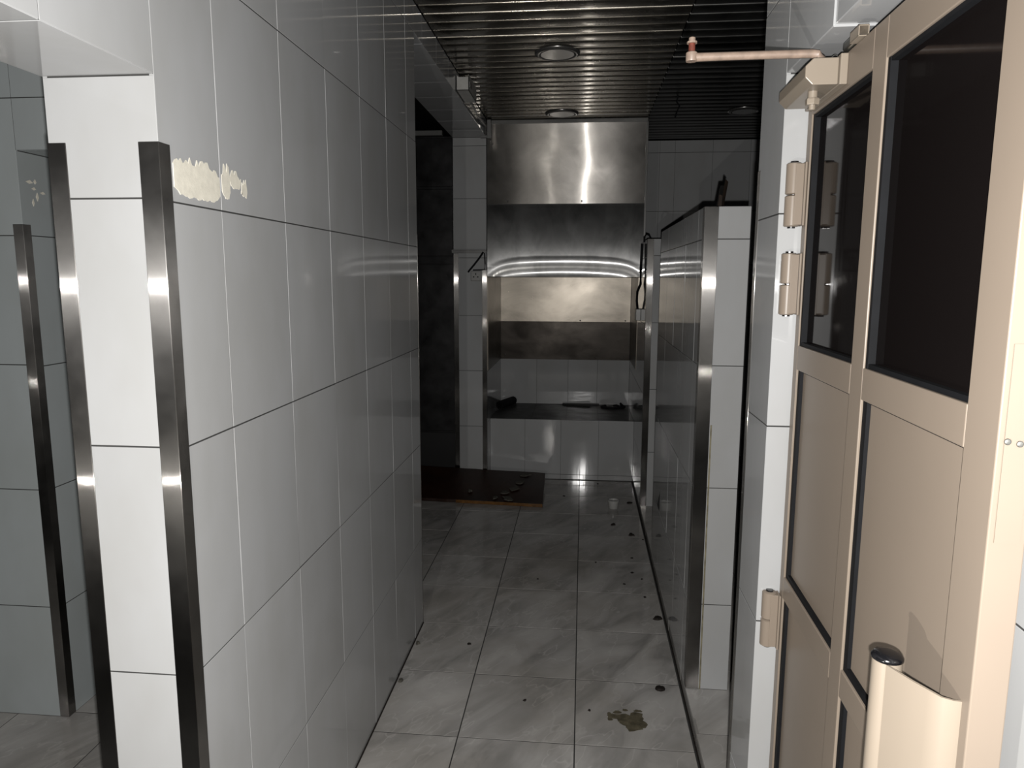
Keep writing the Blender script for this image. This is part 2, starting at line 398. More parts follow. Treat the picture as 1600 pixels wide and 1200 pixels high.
# ---------------------------------------------------------------- partition on the right
YF = 2.53; YFE = 3.90; XF2 = .557; ZF = 1.80
wp = structure(MB().box((XR+G, YF+G, KZ), (XF2-G, YFE-G, ZF-G)).build('wall_partition', 'grout'), 'low white tiled partition on the right of the passage')
PRZ = [KZ, .383, .822, 1.26, 1.692, ZF]
tiles(wp, (0, YF, 0), X, Z, [XR, XF2], PRZ)
pyL = [YF, 2.66, 2.963, 3.267, 3.57, YFE]
tiles(wp, (XR, 0, 0), nY, Z, [-q for q in reversed(pyL)], PRZ, jit=.0016)
tiles(wp, (XF2, 0, 0), Y, Z, pyL, PRZ)
tiles(wp, (0, YFE, 0), nX, Z, [-XF2, -XR], PRZ)
tiles(wp, (0, 0, ZF), X, Y, [XR, XF2], pyL)
MB().box((.4535, YF-.0012, KZ), (.459, YF+.001, 1.05)).build('caulk_line', 'caulk', wp)

# ---------------------------------------------------------------- right jamb wall (door hangs here) and the wall behind the door
XJ = .383; YJ = 1.50; YJ2 = 1.69; ZH = 1.952; XN = .475
wj = structure(MB().box((XJ+G, YJ+G, 0), (1.2, YJ2-G, CEIL)).box((XJ+G, 1.238+.004, ZH+G), (1.2, YJ+G, CEIL)).build('wall_right', 'grout'),
               'white tiled wall end on the right that carries the door')
tiles(wj, (XJ, 0, 0), nY, Z, [-YJ2, -YJ], ROWS, jit=.0006)
tiles(wj, (XJ, 0, 0), nY, Z, [-YJ, -1.238], [ZH, 2.116, 2.545, CEIL], jit=.0006)
tiles(wj, (0, YJ, 0), X, Z, [XJ, XN, .8], rows(0, ZH), jit=.0006)
tiles(wj, (0, 0, ZH), X, nY, [XJ, .62, .92], [-YJ, -1.238])
tiles(wj, (0, YJ2, 0), nX, Z, [-.68, -XJ], ROWS)
wn = structure(MB().box((XN+G, -.5, 0), (.75, YJ, ZH+.02)).box((.386+G, -.5, 1.955+G), (.75, 1.238, CEIL)).build('wall_right_near', 'grout'), 'white tiled wall behind the open door')
tiles(wn, (XN, 0, 0), nY, Z, [-YJ, -1.2, -.90, -.6, -.3, 0], [0, .33, .76, 1.19, 1.62, 1.96])
tiles(wn, (.386, 0, 0), nY, Z, [-1.238, -.93, -.63, -.33, 0], [1.955, 2.02, 2.45, CEIL])
tiles(wn, (0, 0, 1.955), X, nY, [.386, XN], [-1.238, -.93, -.63, -.33, 0])

# ---------------------------------------------------------------- side room seen through the left opening
XQ = -1.803; YQ = 2.2; ZQ = 1.957
wq = structure(MB().box((-3.2, YQ+G, 0), (XQ-G, YQ+.9, CEIL)).box((XQ-G, YQ+G, ZQ+G), (XLI-.01, YQ+.20, CEIL)).build('wall_side_room', 'grout'), 'grey tiled wall of the side room beyond the left doorway')
tiles(wq, (0, YQ, 0), X, Z, [-3.1, -2.75, -2.43, -2.115, XQ], [0, .415, .839, 1.269, 1.691, 2.116, 2.545, CEIL], 'grey_tile')
tiles(wq, (0, YQ, 0), X, Z, [XQ, -1.50, -1.20, XLI-.012], [ZQ, 2.116, 2.545, CEIL], 'grey_tile')
tiles(wq, (XQ, 0, 0), Y, Z, [YQ, 2.5, 2.8, 3.1], [0, .415, .839, 1.262, 1.692, ZQ], 'grey_tile')
tiles(wq, (0, 0, ZQ), X, nY, [XQ, -1.5, -1.2, XLI-.012], [-YQ-.2, -YQ], 'grey_tile')

# ---------------------------------------------------------------- ceiling of steel strips
ceil = structure(MB().box((-3.2, -.6, CEIL+.022), (2.6, 6.3, CEIL+.08)).build('ceiling', 'ceiling_void'), 'ceiling of polished metal strips')
def strip_mesh(x0, x1, mt):
    wv = .044; prof = [(-wv, .016), (-wv, .004), (-wv*.9, .0008), (-wv*.5, -.0009), (0, -.0014), (wv*.5, -.0009), (wv*.9, .0008), (wv, .004), (wv, .016)]
    n = len(prof); vs = [(x, p[0], p[1]) for x in (x0, x1) for p in prof]
    fs = [(i, i+1, i+1+n, i+n) for i in range(n-1)]
    me = MB().add(vs, fs, (0, 1, 0)).mesh('ceiling_strip', True); me.materials.append(MATS[mt]); return me
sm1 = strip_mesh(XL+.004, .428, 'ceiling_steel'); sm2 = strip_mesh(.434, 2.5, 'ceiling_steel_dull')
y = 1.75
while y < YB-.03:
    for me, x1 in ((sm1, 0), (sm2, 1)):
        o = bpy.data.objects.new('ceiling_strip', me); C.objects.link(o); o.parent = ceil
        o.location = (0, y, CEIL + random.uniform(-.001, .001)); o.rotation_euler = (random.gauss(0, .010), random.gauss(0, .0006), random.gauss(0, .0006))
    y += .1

# ---------------------------------------------------------------- stainless corner guards
def guard(cx, cy_, sx, sy_, wa, wb_, z0, z1, label):
    """angle whose outer corner stands at (cx, cy_); legs run along sx*x (front) and sy_*y (side)"""
    t = .0022; e = .0012
    ox, oy = cx - sx*e, cy_ - sy_*e
    poly = [(ox, oy), (ox+sx*wa, oy), (ox+sx*wa, oy+sy_*t), (ox+sx*t, oy+sy_*t), (ox+sx*t, oy+sy_*wb_), (ox, oy+sy_*wb_)]
    if sx*sy_ < 0: poly.reverse()
    mb = MB().prism(poly, 2, z0, z1)
    fx_ = mb.f; mb.t = [(1, 0, 0)]*len(mb.t)
    for i, f in enumerate(mb.f):
        pts = [Vector(mb.v[k]) for k in f]; n = (pts[1]-pts[0]).cross(pts[2]-pts[0])
        if abs(n.x) > abs(n.y): mb.t[i] = (0, 1, 0)
    o = mb.build('corner_guard', 'guard_steel'); bevel(o, .0011, 2)
    return tag(o, label, 'corner guard', 'stainless steel corner guards')
guard(XL, YP, -1, 1, .036, .034, .002, 1.782, 'steel corner guard on the right edge of the nearest white pillar')
guard(XLI, YP, 1, 1, .033, .034, .002, 1.782, 'steel corner guard on the left edge of the nearest white pillar')
guard(XQ, YQ, -1, 1, .035, .035, .002, 1.727, 'dark steel corner guard in the side room, leftmost in the photo')
guard(XR, YF, 1, 1, .047, .04, KZ+.002, ZF, 'tall bright steel corner guard on the front of the low partition')
guard(XR, YS, 1, 1, .040, .04, .002, ZS, 'steel corner guard on the thin wall end right of the counter')
guard(XPI, YPI, 1, 1, .036, .03, .002, 1.735, 'steel corner guard on the left edge of the pier by the dark opening')
guard(XL, YPI, -1, 1, .034, .03, .002, 1.615, 'steel corner guard between the power socket and the hood')
guard(XL, YE, -1, -1, .03, .004, .002, 1.74, 'steel edge guard at the far end of the long left wall')
guard(XJ, YJ2, 1, -1, .02, .022, .002, 1.795, 'dark steel corner guard on the far edge of the door wall')

# ---------------------------------------------------------------- counter in the alcove
ct = empty('tiled_counter', (-.15, 5.8, 0)); tag(ct, 'low white tiled counter below the steel splash plate', 'counter')
def under(parent, fn):      # build children in world space, then parent keeping their place
    before = set(bpy.data.objects); fn(); 
    for o in set(bpy.data.objects) - before:
        if o.parent is None: o.parent = parent; o.matrix_parent_inverse = Matrix.Translation(-Vector(parent.location))
def f():
    MB().box((XL+.001, 5.45+G, 0), (XR-.001, YB, .475-G)).build('core', 'grout')
    xs = [XL, -.431, -.152, .139, XR]
    tiles(None, (0, 5.45, 0), X, Z, xs, [.003, .042, .475], jit=.002)
    tiles(None, (0, 0, .475), X, Y, [XL, -.386, -.116, .134, XR], [5.45, 5.75, 6.05, YB], 'counter_tile', jit=.002)
under(ct, f)

# ---------------------------------------------------------------- extractor hood
hd = empty('extractor_hood', (-.135, 5.26, 1.567)); tag(hd, 'large brushed stainless steel extractor hood on the back wall', 'extractor hood')
HX0, HX1, HY = -.698, .424, 5.262
def f():
    nx, nz = 120, 12; yy = 0; prof = []
    for i in range(nx, -1, -1):
        x = HX0 + (HX1-HX0)*i/nx; prof.append((x, HY+yy))
        fp = .012*math.sin(x*13+.4)*math.exp(-((x+.40)/.30)**2) + .002*math.sin(x*23)
        yy -= fp*(HX1-HX0)/nx
    prof.reverse(); vs = []
    for (x, y_) in prof:
        for k in range(nz+1):
            t = k/nz; vs.append((x, y_ + .0007*math.sin(x*9+t*5.2)*math.sin(math.pi*t), 2.080+(2.636-2.080)*t))
    n = nz+1; fs = [(i*n+k, (i+1)*n+k, (i+1)*n+k+1, i*n+k+1) for i in range(nx) for k in range(nz)]
    MB().add(vs, fs, (0, 0, 1)).build('upper_panel', 'hood_steel', None, True)
    # lower panel: pressed sheet with a rolled bottom
    nx, nz = 48, 90; z0, z1 = 1.567, 2.078; vs = []; 
    for i in range(nx+1):
        x = HX0 + (HX1-HX0)*i/nx; q = abs(2*i/nx-1); sh = .030*q**2 + .080*q**9; yy = 0
        colv = []
        for k in range(nz, -1, -1):
            z = z0 + (z1-z0)*k/nz; dz = z-CAM_H + sh
            if dz < .158: tilt = dz/5.25 + .055*math.sin(math.pi*(dz-.040)/.078)
            else: tilt = .010*max(0, 1-(dz-.158)/.1)
            colv.append((x, HY + yy, z)); yy += tilt*(z1-z0)/nz
        vs += colv
    n = nz+1; fs = [(i*n+k, i*n+k+1, (i+1)*n+k+1, (i+1)*n+k) for i in range(nx) for k in range(nz)]
    MB().add(vs, fs, (1, 0, 0)).build('lower_panel', 'hood_lower_steel', None, True)
    MB().box((HX0, HY+.012, z0), (HX0+.004, YB-.01, CEIL-.01)).build('side_panel', 'dark_steel')
    MB().box((HX1-.004, HY+.012, ZS+.004), (HX1, YB-.01, CEIL-.01)).build('side_panel', 'dark_steel')
    MB().box((HX0+.004, HY+.012, 1.80), (HX1-.004, YB-.02, 1.806)).build('inner_shelf', 'dark_steel')
    MB().box((HX0+.004, YB-.016, 1.567), (XR-.004, YB-.012, 1.80)).build('inner_back', 'splash_steel')
    bevel(MB().box((HX0+.02, HY-.008, 2.634), (HX1+.006, HY+.008, 2.660)).build('top_trim', 'trim_grey'), .002)
    bevel(MB().box((HX1-.006, HY-.010, 1.84), (HX1+.010, HY+.006, 2.634)).build('edge_trim', 'trim_grey'), .002)
    MB().box((HX0, HY-.002, 2.076), (HX1, HY+.001, 2.082)).build('seam', 'soot_black')
    for (x, z) in ((-.02, 2.10), (-.55, 2.10), (.40, 1.60), (-.66, 2.50)):
        MB().lathe([(.001, -.004), (.0045, -.003), (.006, 0)], (x, HY-.0008, z), 10, 1).build('rivet', 'lamp_rim', None, True)
under(hd, f)
# ---------------------------------------------------------------- splash plates
sp_ = empty('splash_plate', (-.148, YB, .865)); tag(sp_, 'stained stainless steel splash plate lining the alcove under the hood', 'splash plate')
def f():
    MB().box((XL+.004, YB-.008, 1.186), (XR-.004, YB-.004, 1.562)).build('upper_sheet', 'splash_steel', None, False, 'shiny stained upper steel sheet')
    MB().box((XL+.004, YB-.010, .865), (XR-.004, YB-.006, 1.190)).build('lower_sheet', 'sooty_steel', None, False, 'soot-darkened lower steel sheet')
    MB().box((XL+.0005, YPI+.04, .87), (XL+.004, YB-.01, 1.562)).build('side_sheet', 'splash_steel')
    MB().box((XR-.0015, 5.42, .87), (XR-.0005, YB-.01, 1.562)).build('side_sheet', 'splash_steel')
    for (x, z) in ((-.66, .90), (.36, .90), (.36, 1.20), (-.02, 1.20), (.12, .885)):
        MB().lathe([(.001, -.005), (.005, -.004), (.0065, 0)], (x, YB-.010, z), 10, 1).build('screw', 'lamp_rim', None, True)
under(sp_, f)

# ---------------------------------------------------------------- dark steel cabinet in the left opening
cb = empty('steel_cabinet', (-1.3, 5.5, 0)); tag(cb, 'tall dark steel cabinet in the unlit opening behind the left wall', 'cabinet')
def f():
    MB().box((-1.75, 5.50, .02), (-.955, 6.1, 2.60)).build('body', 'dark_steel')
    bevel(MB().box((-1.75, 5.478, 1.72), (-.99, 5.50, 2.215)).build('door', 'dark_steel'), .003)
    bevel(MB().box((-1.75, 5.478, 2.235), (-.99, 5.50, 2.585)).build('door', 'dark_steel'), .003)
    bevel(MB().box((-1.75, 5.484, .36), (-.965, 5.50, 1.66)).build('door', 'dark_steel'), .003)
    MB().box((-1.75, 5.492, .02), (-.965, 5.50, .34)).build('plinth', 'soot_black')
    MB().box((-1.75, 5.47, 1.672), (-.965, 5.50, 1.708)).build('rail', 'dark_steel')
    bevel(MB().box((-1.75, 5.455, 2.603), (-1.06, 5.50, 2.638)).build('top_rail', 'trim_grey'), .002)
under(cb, f)

# ---------------------------------------------------------------- door
HYW, HXW = 1.49, .4255
d1 = empty('door_1', (HXW, HYW, 0)); d1.rotation_euler = (0, 0, math.atan2(-1, -.023)); d1['kind'] = 'structure'
d1['label'] = 'open beige metal door with dark glass panes and recessed panels'
TH = .036
def dbox(n, u0, u1, d0, d1_, z0, z1, mt='beige_paint', bv=.0015, par=None, lab=None):
    o = MB().box((u0, d0, z0), (u1, d1_, z1)).build(n, mt, par or d1, False, lab)
    if bv: bevel(o, bv)
    return o
U = dict(a=.0, b=.026, c=.332, d=.384, e=.693, f=.757)
ZT, ZG1, ZG0, ZP1, ZP0, ZL1, ZL0, ZB = 1.925, 1.867, 1.430, 1.382, .948, .902, .16, .07
dbox('stile', U['a'], U['b'], 0, TH, ZB, ZT); dbox('stile', U['c'], U['d'], 0, TH, ZB, ZT)
dbox('stile', U['e'], U['f'], 0, TH, ZB, ZT)
for (a, b_) in ((U['b'], U['c']), (U['d'], U['e'])):
    dbox('rail', a, b_, 0, TH, ZG1, ZT); dbox('rail', a, b_, 0, TH, ZP1, ZG0); dbox('rail', a, b_, 0, TH, ZL1, ZP0); dbox('rail', a, b_, 0, TH, ZB, ZL0)
    pane = dbox('pane', a+.002, b_-.002, .014, .020, ZG0+.002, ZG1-.002, 'tinted_glass', 0, None, 'dark tinted glass pane')
    g = MB()
    g.box((a, .003, ZG0), (a+.009, .0139, ZG1)).box((b_-.004, .004, ZG0), (b_, .0139, ZG1)).box((a+.009, .004, ZG0), (b_-.004, .0139, ZG0+.007)).box((a+.009, .004, ZG1-.006), (b_-.004, .0139, ZG1))
    g.build('gasket', 'black_rubber', pane)
    for (p0, p1) in ((ZP0, ZP1), (ZL0, ZL1)):
        pn = dbox('panel', a, b_, .010, .022, p0, p1, 'beige_paint', 0)
        g = MB(); g.box((a, .004, p0), (a+.016, .0099, p1)).box((a+.016, .004, p0), (b_, .0099, p0+.011)).box((a+.016, .006, p1-.003), (b_, .0099, p1))
        g.build('gasket', 'black_rubber', pn)
# lock on the leading edge
le = dbox('lock_plate', U['f'], U['f']+.0012, .006, .030, 1.30, 1.50, 'beige_paint', 0)
for (d_, z) in ((.0085, 1.404), (.0200, 1.402)):
    MB().lathe([(.0033, 0), (.0033, .0012), (.0022, .0018)], (U['f']+.0012, d_, z), 12, 0).build('screw', 'galvanised', le, True)
# hinges
for zc in (1.723, 1.550, .842):
    h = MB().box((-.010, -.0045, zc-.060), (.020, -.0005, zc+.060)).build('hinge', 'beige_paint', d1); bevel(h, .001)
    for s in (0, 1):
        z0 = zc - .061 + s*.0618
        auto_smooth(MB().lathe([(.012, z0), (.0150, z0+.002), (.0150, z0+.058), (.012, z0+.0602)], (-.004, -.019, 0), 20).build('knuckle', 'beige_paint', h))
    MB().lathe([(.0075, zc-.064), (.0075, zc+.064)], (-.004, -.019, 0), 14).build('pin', 'black_plastic', h)
    b_ = MB().box((-.006, -.019, zc-.058), (.012, -.001, zc+.058)).build('leaf', 'beige_paint', h); bevel(b_, .001)
# pull handle: rounded grip with a bent web, black end cap
hz0, hz1 = .62, 1.117
hn = auto_smooth(MB().lathe([(.0165, hz0), (.0165, hz1)], (.659, -.0445, 0), 28).build('handle', 'cream_paint', d1, False, 'cream extruded pull handle'))
path = [(.668, -.054), (.683, -.0475), (.697, -.0405), (.706, -.036), (.722, -.0265), (.736, -.018), (.741, -.008), (.742, 0)]
def offset(pth, t):
    out = []
    for i, p in enumerate(pth):
        a = Vector(pth[max(i-1, 0)]); b_ = Vector(pth[min(i+1, len(pth)-1)]); dd = (b_-a).normalized(); out.append((p[0]-dd.y*t, p[1]+dd.x*t))
    return out
op = offset(path, .003)
n = len(path); vs = []
for z in (hz0, hz1):
    vs += [(p[0], p[1], z) for p in path] + [(p[0], p[1], z) for p in op]
fs = []
for i in range(n-1):
    fs += [(i+1, i, i+2*n, i+1+2*n), (n+i, n+i+1, 3*n+i+1, 3*n+i), (i, i+1, n+i+1, n+i), (2*n+i+1, 2*n+i, 3*n+i, 3*n+i+1)]
fs += [(n-1, 2*n-1, 4*n-1, 3*n-1), (n, 0, 2*n, 3*n)]
auto_smooth(MB().add(vs, fs).build('web', 'cream_paint', hn), 50)
auto_smooth(MB().lathe([(.0165, hz1), (.0178, hz1+.001), (.0178, hz1+.004), (.015, hz1+.0075), (.008, hz1+.0092), (.001, hz1+.0095)], (.659, -.0445, 0), 28).build('end_cap', 'black_plastic', hn, False, 'black plastic end cap'), 60)
# door closer
cl = MB()
za, zb = 1.876, 1.918; da, db = -.064, -.012; k = .012
cl.prism([(db, za), (da+k, za), (da, za+k), (da, zb-k), (da+k, zb), (db, zb)], 0, .035, .212)
closer = bevel(cl.build('closer_body', 'cream_paint', d1, False, 'cream door closer body'), .0015)
bevel(MB().box((.02, -.012, za-.002), (.220, 0, zb+.004)).build('mounting_plate', 'cream_paint', closer), .0012)
auto_smooth(MB().lathe([(.008, za-.016), (.008, za+.002)], (.165, -.038, 0), 14).build('spindle', 'cream_paint', closer))
MB().lathe([(.0105, za-.022), (.0115, za-.020), (.0115, za-.013), (.0105, za-.011)], (.165, -.038, 0), 6).build('nut', 'cream_paint', closer)
MB().lathe([(.0055, za-.030), (.0055, za-.022)], (.165, -.038, 0), 12).build('stud', 'cream_paint', closer)
az = 1.934
ap = [(.176, -.030, zb-.003), (.176, -.032, az-.008), (.177, -.038, az-.002), (.178, -.048, az), (.182, -.10, az-.001), (.190, -.19, az-.003), (.196, -.246, az-.005)]
arm = auto_smooth(MB().tube(ap, [.0085, .0085, .008, .0072, .0068, .0068, .0072], 10).build('closer_arm', 'arm_paint', d1, False, 'rusty closer arm hanging free'), 60)
ex, ey = .196, -.246
auto_smooth(MB().lathe([(.009, az-.0115), (.0095, az-.010), (.0095, az+.002), (.008, az+.0035)], (ex, ey, 0), 16).build('arm_eye', 'arm_paint', arm))
auto_smooth(MB().lathe([(.0055, az+.003), (.0055, az+.019)], (ex, ey, 0), 12).build('bolt', 'rust', arm))
MB().lathe([(.0085, az+.017), (.0085, az+.020)], (ex, ey, 0), 12).build('washer', 'arm_paint', arm)
auto_smooth(MB().lathe([(.0055, az+.020), (.0055, az+.026), (.003, az+.028)], (ex, ey, 0), 12).build('bolt_tip', 'arm_paint', arm))
# small galvanised catch on the top edge
ctch = MB()
ctch.box((.252, -.010, 1.926), (.290, -.0085, 1.942)).box((.252, .004, 1.926), (.290, .0055, 1.942)).box((.252, -.010, 1.9405), (.290, .0055, 1.942)).box((.252, -.010, 1.9255), (.290, .0055, 1.927))
ctch.build('top_catch', 'cream_paint', d1)
bevel(MB().box((.205, -.006, 1.926), (.252, .004, 1.941)).build('latch_block', 'galvanised', d1), .003)
auto_smooth(MB().lathe([(.0055, .06), (.0055, .160)], (0, -.004, 1.931), 12, 0).build('latch_tube', 'galvanised', d1))
auto_smooth(MB().lathe([(.004, .1601), (.004, .1606)], (0, -.004, 1.931), 12, 0).build('tube_bore', 'hole_black', d1))

# ---------------------------------------------------------------- ceiling downlights
def downlight(x, y, r, label):
    e = empty('downlight', (x, y, CEIL)); tag(e, label, 'ceiling light', 'round recessed ceiling lights')
    auto_smooth(MB().lathe([(r*.74, .004), (r*.76, -.010), (r*.88, -.013), (r, -.008), (r*1.01, -.002)], (0, 0, 0), 40).build('rim', 'lamp_rim', e), 80)
    auto_smooth(MB().lathe([(r*.745, -.0112), (r*.4, -.0095), (.002, -.0092)], (0, 0, 0), 40).build('lens', 'lamp_glass', e), 80)
downlight(-.147, 3.765, .112, 'round recessed ceiling light nearest the camera')
downlight(-.163, 5.09, .112, 'round recessed ceiling light right above the hood')
downlight(1.045, 5.11, .105, 'dull round ceiling light above the right-hand area')

# ---------------------------------------------------------------- cable trunking along the beam
tr = empty('trunking_piece', (-.67, 4.05, 2.60)); tag(tr, 'short broken white plastic trunking piece on the beam edge', 'trunking')
def f():
    g = MB(); x0, x1, y0, y1, z0, z1 = -.700, -.632, 4.02, 4.30, 2.560, 2.640
    g.prism([(x0, z0), (x1, z0), (x1, z1), (x1-.004, z1-.012), (x0+.012, z1-.012), (x0, z1)], 1, y0, y0+.003)
    g.box((x1-.003, y0, z0), (x1, y1, z1)).box((x0, y0, z0), (x1, y1, z0+.003)).box((x0, y0, z0), (x0+.003, y1, z1))
    g.build('channel', 'white_plastic')
    MB().box((x1, y0+.02, z0+.02), (x1+.004, y0+.09, z0+.05)).build('clip', 'grey_plastic')
under(tr, f)
tb = empty('trunking_bracket', (-.68, 5.22, 2.54)); tag(tb, 'grey trunking end bracket at the corner of beam and hood', 'trunking')
def f():
    bevel(MB().box((-.742, 5.215, 2.536), (-.676, 5.250, 2.552)).build('foot', 'grey_plastic'), .002)
    bevel(MB().box((-.690, 5.205, 2.530), (-.664, 5.245, 2.655)).build('upright', 'grey_plastic'), .002)
    bevel(MB().box((-.738, 5.16, 2.56), (-.700, 5.21, 2.635)).build('junction', 'grey_plastic'), .002)
under(tb, f)
tag(auto_smooth(MB().tube([(-.672, 4.30, 2.575), (-.682, 4.55, 2.583), (-.686, 4.75, 2.578), (-.688, 5.0, 2.59), (-.695, 5.17, 2.60)], .006, 8).build('cable', 'grey_plastic')), 'thin cable running along the ceiling beam to the hood', 'cable')

# ---------------------------------------------------------------- pier fittings
so = empty('power_socket', (-.778, YPI, 1.571)); tag(so, 'square three-pin power socket on the tiled pier', 'socket')
def f():
    bevel(MB().box((-.817, YPI-.012, 1.534), (-.741, YPI, 1.606)).build('plate', 'socket_plastic'), .004)
    MB().box((-.783, YPI-.0125, 1.578), (-.777, YPI-.012, 1.592)).build('earth_slot', 'hole_black')
    MB().box((-.800, YPI-.0125, 1.560), (-.790, YPI-.012, 1.567)).build('pin_slot', 'hole_black')
    MB().box((-.770, YPI-.0125, 1.560), (-.760, YPI-.012, 1.567)).build('pin_slot', 'hole_black')
under(so, f)
lg = tag(bevel(MB().box((-.955, YPI-.022, 1.735), (XL+.002, YPI, 1.757)).box((-.955, YPI-.026, 1.750), (XL+.002, YPI, 1.760)).build('trim_ledge', 'grey_plastic'), .002), 'slim horizontal ledge across the pier above the socket', 'ledge')
cbp = [(-.722, 5.225, 1.742), (-.75, 5.222, 1.70), (-.79, 5.224, 1.65), (-.828, 5.228, 1.607), (-.834, 5.236, 1.600)]
tag(auto_smooth(MB().tube(cbp, .007, 8).build('cable', 'black_rubber')), 'black cable hanging slantwise beside the power socket', 'cable')
tag(auto_smooth(MB().tube([(-.714, 5.23, 1.735), (-.710, 5.23, 1.66), (-.712, 5.23, 1.617), (-.74, 5.232, 1.614), (-.80, 5.234, 1.613)], .0045, 8).build('cable', 'black_rubber')), 'thin black cable bent at a right angle above the power socket', 'cable')

# ---------------------------------------------------------------- fittings on the stub wall
jb = empty('switch_box', (XR, 5.17, 1.30)); tag(jb, 'small grey switch box on the side of the thin wall end', 'switch')
def f():
    bevel(MB().box((XR-.034, 5.10, 1.265), (XR, 5.22, 1.345)).build('housing', 'socket_plastic'), .003)
    MB().box((XR-.036, 5.14, 1.29), (XR-.034, 5.18, 1.32)).build('rocker', 'grey_plastic')
under(jb, f)
tag(auto_smooth(MB().tube([(XR-.012, 5.0, 1.79), (XR-.016, 5.0, 1.62), (XR-.014, 5.02, 1.52), (XR-.028, 5.10, 1.465), (XR-.028, 5.13, 1.40), (XR-.02, 5.15, 1.345)], .009, 10).build('conduit', 'black_rubber')), 'dark conduit dropping to the switch box on the thin wall', 'conduit')
tag(auto_smooth(MB().tube([(XR-.012, 4.83, 1.79), (XR-.012, 4.83, 1.825), (XR+.0, 4.82, 1.842), (XR+.016, 4.81, 1.835), (XR+.026, 4.80, 1.814)], .006, 8).build('hook', 'black_rubber')), 'small black hook over the top of the thin wall end', 'hook')

# ---------------------------------------------------------------- broken slat on the partition, wire at the ceiling
sl = empty('broken_slat', (.50, 2.75, ZF)); tag(sl, 'dark broken angle of wood standing on top of the partition', 'slat')
def f():
    MB().add([(.472,2.72,ZF),(.492,2.72,ZF),(.512,2.78,ZF+.098),(.497,2.78,ZF+.098),(.472,2.727,ZF),(.492,2.727,ZF),(.512,2.787,ZF+.098),(.497,2.787,ZF+.098)],
             [(0,1,2,3),(7,6,5,4),(0,4,5,1),(1,5,6,2),(2,6,7,3),(3,7,4,0)]).build('front_slat', 'soot_black')
    MB().add([(.490,2.73,ZF),(.505,2.76,ZF),(.526,2.79,ZF+.112),(.512,2.77,ZF+.120),(.490,2.737,ZF),(.505,2.767,ZF),(.526,2.797,ZF+.112),(.512,2.777,ZF+.120)],
             [(0,1,2,3),(7,6,5,4),(0,4,5,1),(1,5,6,2),(2,6,7,3),(3,7,4,0)]).build('side_slat', 'dark_wood')
    MB().add([(.474,2.705,ZF),(.489,2.705,ZF),(.494,2.72,ZF+.055),(.484,2.72,ZF+.060),(.474,2.712,ZF),(.489,2.712,ZF),(.494,2.727,ZF+.055),(.484,2.727,ZF+.060)],
             [(0,1,2,3),(7,6,5,4),(0,4,5,1),(1,5,6,2),(2,6,7,3),(3,7,4,0)]).build('splinter', 'dark_wood')
under(sl, f)
tag(auto_smooth(MB().tube([(.56, 4.70, CEIL+.003), (.555, 4.71, CEIL-.03), (.575, 4.73, CEIL-.05), (.56, 4.74, CEIL-.085), (.552, 4.74, CEIL-.115)], .005, 8).build('wire', 'black_rubber')), 'short dangling wire from the ceiling strips right of the hood', 'wire')

# ---------------------------------------------------------------- board on the floor
bd = empty('wooden_board', (-.8, 4.9, 0)); tag(bd, 'dark brown laminate board lying on the floor before the pier', 'board')
P = dict(nr=Vector((-.252, 4.745, .002)), nl=Vector((-1.30, 4.812, .002)), fr=Vector((-.262, 5.30, .068)), fl_=Vector((-1.30, 5.155, .140)))
def f():
    T_ = Vector((0, 0, .022)); seg = 14; top = []; bot = []
    for i in range(seg+1):
        t = i/seg
        a = P['nl'].lerp(P['nr'], t); b_ = P['fl_'].lerp(P['fr'], t)
        a = a + Vector((0, random.uniform(-.003, .003), 0)); b_ = b_ + Vector((0, random.uniform(-.006, .006), 0))
        for j in range(5): top.append(a.lerp(b_, j/4)+T_); bot.append(a.lerp(b_, j/4))
    n = len(top); vs = top+bot; fs = []
    for i in range(seg):
        for j in range(4):
            q = (i*5+j, (i+1)*5+j, (i+1)*5+j+1, i*5+j+1); fs += [q, tuple(n+k for k in reversed(q))]
        fs += [(i*5, n+i*5, n+(i+1)*5, (i+1)*5), (i*5+4, (i+1)*5+4, n+(i+1)*5+4, n+i*5+4)]
    for j in range(4):
        fs += [(j, j+1, n+j+1, n+j), (seg*5+j, n+seg*5+j, n+seg*5+j+1, seg*5+j+1)]
    MB().add(vs, fs).build('panel', 'brown_laminate')
    a = P['nl'].lerp(P['nr'], .42); b_ = P['nr']; o_ = Vector((0, -.003, 0))
    vs = [a+o_, b_+o_, b_+o_+T_, a+o_+T_, a+o_+Vector((0, .003, 0)), b_+o_+Vector((0, .003, 0)), b_+T_, a+T_]
    MB().add(vs, [(0,1,2,3),(7,6,5,4),(0,4,5,1),(1,5,6,2),(2,6,7,3),(3,7,4,0)]).build('edge_band', 'board_edge', None, False, 'shiny orange-brown edge band')
under(bd, f)
def board_pt(s, t):
    a = P['nl'].lerp(P['nr'], s); b_ = P['fl_'].lerp(P['fr'], s); return a.lerp(b_, t) + Vector((0, 0, .027))
def flake(name, c, r, h, mt, lab, cat, grp=None, nrm=None, elong=1.0, n=9, rot=0):
    ang = [2*math.pi*i/n for i in range(n)]; ring = []
    for a in ang:
        rr = r*random.uniform(.55, 1.15); ring.append((rr*math.cos(a)*elong, rr*math.sin(a)))
    ca, sa = math.cos(rot), math.sin(rot); ring = [(p[0]*ca-p[1]*sa, p[0]*sa+p[1]*ca) for p in ring]
    vs = [(p[0], p[1], 0) for p in ring] + [(p[0]*.8, p[1]*.8, h*random.uniform(.6, 1.2)) for p in ring] + [(0, 0, h*1.15)]
    fs = [tuple(range(n-1, -1, -1))] + [(i, (i+1) % n, n+(i+1) % n, n+i) for i in range(n)] + [(n+i, n+(i+1) % n, 2*n) for i in range(n)]
    o = MB().add(vs, fs).build(name, mt); o.location = c
    if nrm: o.rotation_euler = nrm
    return tag(o, lab, cat, grp)
